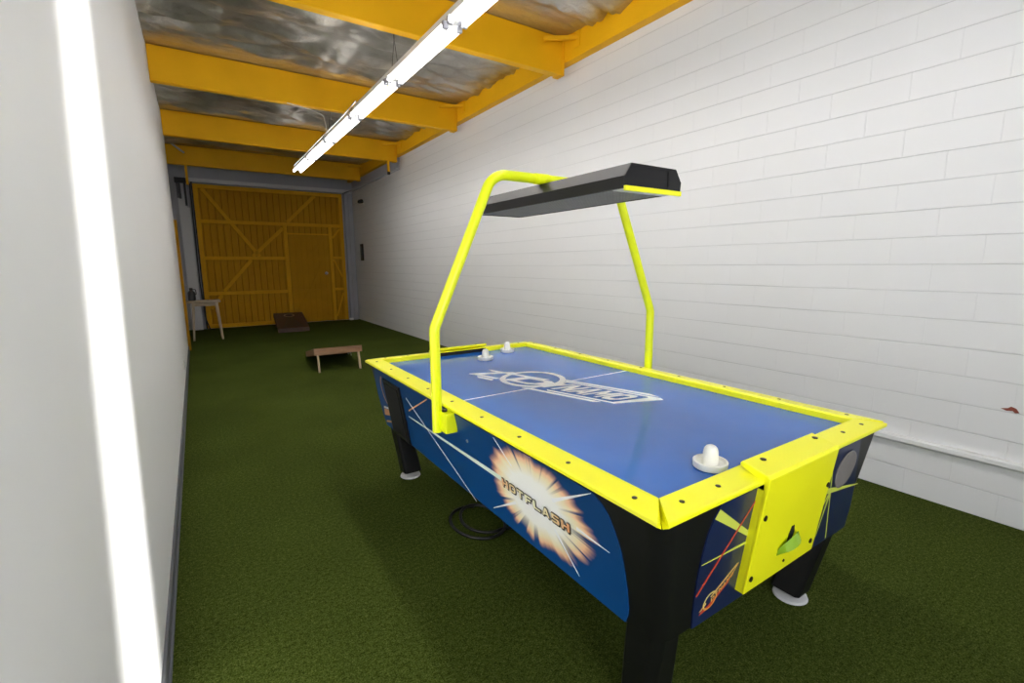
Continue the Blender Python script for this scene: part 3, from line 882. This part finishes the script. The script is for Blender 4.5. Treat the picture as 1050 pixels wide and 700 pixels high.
# overhead frame and lamp hood
PY = 1.2; r_ = .0225
path = [(-.030, PY, .655), (-.030, PY, 1.112), (.270, PY, 1.777), (TW-.270, PY, 1.777), (TW+.030, PY, 1.112), (TW+.030, PY, .655)]
m = MB(); m.tube(fillet(path, [.10, .11, .11, .10], 10), r_, 20)
fr_ob = m.build('overhead_frame', M['neon_metal'], T, smooth=50)
for mxx in (lambda x: x, lambda x: TW-x):
    a, b = sorted((mxx(-.024), mxx(.034)))
    m = MB(); m.box(a, b, PY-.075, PY-.006, .660, .752)
    m.build('bracket', M['neon_metal'], fr_ob, bevel=.006)
    m = MB(); c = (mxx(-.001), PY-.045, .766); m.lathe([(.012, 0), (.012, .008), (.006, .011)], (mxx(-.018), PY-.052, .758), 10); m.build('bolt', M['screw'], fr_ob)
    m = MB(); xx = sorted((mxx(.50), mxx(.575)))
    m.tube([(xx[0], PY, 1.777), (xx[1], PY, 1.777)], r_+.0025, 20); m.build('sleeve', M['neon_metal'], fr_ob, smooth=50)
HX0, HX1, HY0, HY1 = .500, .815, .63, 1.77
sec = [(HX0, 1.662), (HX0-.004, 1.705), (HX0+.030, 1.7535), (HX1-.030, 1.7535), (HX1+.004, 1.705), (HX1, 1.662)]
inn = [(HX1-.012, 1.662), (HX1-.014, 1.70), (HX1-.04, 1.735), (HX0+.04, 1.735), (HX0+.014, 1.70), (HX0+.012, 1.662)]
m = MB(); m.loft([[(x, y, z) for x, z in sec+inn] for y in (HY0+.006, HY1-.006)])
hood = m.build('lamp_hood', M['black_gloss'], T)
for y0, y1 in ((HY0, HY0+.006), (HY1-.006, HY1)):
    m = MB(); m.loft([[(x, y, z) for x, z in sec] for y in (y0, y1)]); ec = m.build('end_cap', M['black_gloss'], hood, bevel=.0015, segs=1)
    ya, yb = (y0-.003, y0-.0003) if y0 < 1 else (y1+.0003, y1+.003)
    if y0 < 1:
        m = MB(); m.box(HX0-.002, HX1+.002, min(ya, y0)-.001, max(yb, y1)+.001, 1.652, 1.670); m.build('yellow_trim', M['neon'], ec)
    m = MB(); m.box(HX0+.235, HX0+.2385, ya, yb, 1.680, 1.742); m.box(HX0+.03, HX0+.235, ya, yb, 1.740, 1.742); m.build('cover_seam', M['dark'], ec)
m = MB()
ly0, ly1 = HY0+.08, HY1-.02
nxs, nys = 15, 56
for i in range(nxs+1):
    x = HX0+.014+(HX1-HX0-.028)*i/nxs; m.box(x-.0018, x+.0018, ly0, ly1, 1.664, 1.674)
for j in range(nys+1):
    y = ly0+(ly1-ly0)*j/nys; m.box(HX0+.014, HX1-.014, y-.0018, y+.0018, 1.664, 1.674)
m.build('louvre_grid', M['steel'], hood)
m = MB(); m.box(HX0+.013, HX1-.013, HY0+.007, ly0-.002, 1.660, 1.668); m.build('white_end_plate', M['white'], hood)
m = MB(); m.box(HX0+.04, HX1-.04, ly0, ly1, 1.722, 1.732); m.build('reflector', M['grey_rubber'], hood)

# ------------------------------------------------------------------ things on and under the table
TM = Matrix.Translation((.8561, .6573, 0)) @ Matrix.Rotation(-.0027, 4, 'Z')
def mallet(x, y, label):
    p = TM @ Vector((x, y, RB))
    e = empty('air_hockey_mallet', p); tag(e, label, 'mallet', 'white mallets on the playfield')
    return e
ml = []
for x, y, lb_ in ((.421, .165, 'white round mallet nearest the camera, beside the near goal cover'),
                  (.700, 2.03, 'white mallet left of the pair at the far end of the playfield'),
                  (.972, 2.185, 'white mallet right of the pair, close to the far rail')):
    e = mallet(x, y, lb_)
    if not ml:
        m = MB(); m.lathe([(.046, 0), (.0505, .003), (.052, .022), (.050, .024), (.047, .0235), (.044, .014), (.024, .012)], (0, 0, 0), 40); m.build('base', M['cream'], e, smooth=35)
        m = MB(); m.lathe([(.0235, .0125), (.0225, .045), (.0215, .055), (.019, .063), (.0145, .069), (.008, .0725), (.002, .0735)], (0, 0, 0), 32); m.build('grip', M['cream'], e, smooth=60)
    else:
        for chd in ml[0].children:
            c = chd.copy(); c.parent = e; COL.objects.link(c)
    ml.append(e)

cord = []
for k in range(46):
    t = k/45; a = 2*math.pi*(1.62*t)+1.0
    rr = .165-.045*t
    cord.append(TM @ Vector((.275+.06*t+(rr*.85)*math.cos(a), 1.425+.01*t+rr*1.15*math.sin(a), .0085+.014*(1 if .55 < t < .8 else 0)*math.sin((t-.55)/.25*math.pi))))
cord.append(TM @ Vector((.43, 1.27, .0085))); cord.append(TM @ Vector((.55, 1.22, .0085))); cord.append(TM @ Vector((.70, 1.24, .0085)))
m = MB(); m.tube(cord, .008, 10)
tag(m.build('coiled_cable', M['rubber'], smooth=60), 'black cable coiled on the turf under the air hockey table', 'cable')

# ------------------------------------------------------------------ light
W = bpy.data.worlds.new('sky'); scn.world = W; W.use_nodes = True
bg = W.node_tree.nodes['Background']; bg.inputs[0].default_value = (.72, .82, 1, 1); bg.inputs[1].default_value = 1.0
def light(name, kind, loc, energy, **kw):
    d = bpy.data.lights.new(name, kind); d.energy = energy
    for k, v in kw.items(): setattr(d, k, v)
    o = bpy.data.objects.new(name, d); o.location = loc; COL.objects.link(o); return o
wl = light('added_front_fill', 'AREA', (.35, YF+.03, 1.75), 20, shape='RECTANGLE', size=1.1, size_y=1.7, color=(.96, .98, 1))  # area lamp added behind the camera to brighten the near surfaces
wl.rotation_euler = (R(90), 0, 0)
sun = light('sun', 'SUN', (4, -6, 3), 8.0, angle=R(3.0), color=(1, .98, .95))
dv = Vector((HX*math.cos(EL), HY*math.cos(EL), -math.sin(EL)))
sun.rotation_euler = dv.to_track_quat('-Z', 'Y').to_euler()

# ------------------------------------------------------------------ camera
f, pitch, roll, yaw, ch_ = 485.236, .1611, -.0061, .5840, 1.3825
cd = bpy.data.cameras.new('camera'); cam = bpy.data.objects.new('camera', cd); COL.objects.link(cam)
cd.sensor_fit = 'HORIZONTAL'; cd.sensor_width = 36; cd.lens = f*36/1050; cd.clip_start = .02
fw = Vector((math.sin(yaw)*math.cos(pitch), math.cos(yaw)*math.cos(pitch), -math.sin(pitch)))
rt = Vector((math.cos(yaw), -math.sin(yaw), 0)); up = rt.cross(fw)
cr, sr = math.cos(roll), math.sin(roll)
r2 = rt*cr+up*sr; u2 = -rt*sr+up*cr
Mx = Matrix((r2, u2, -fw)).transposed().to_4x4(); Mx.translation = (0, 0, ch_)
cam.matrix_world = Mx
scn.camera = cam

scn.view_settings.view_transform = 'Standard'; scn.view_settings.look = 'None'
scn.view_settings.gamma = 1; scn.view_settings.use_curve_mapping = False
scn.view_settings.exposure = 1.58
scn.cycles.use_denoising = True
scn.cycles.max_bounces = 8; scn.cycles.diffuse_bounces = 5; scn.cycles.glossy_bounces = 4
scn.cycles.caustics_reflective = False; scn.cycles.caustics_refractive = False
scn.cycles.sample_clamp_indirect = 6; scn.cycles.sample_clamp_direct = 1.6
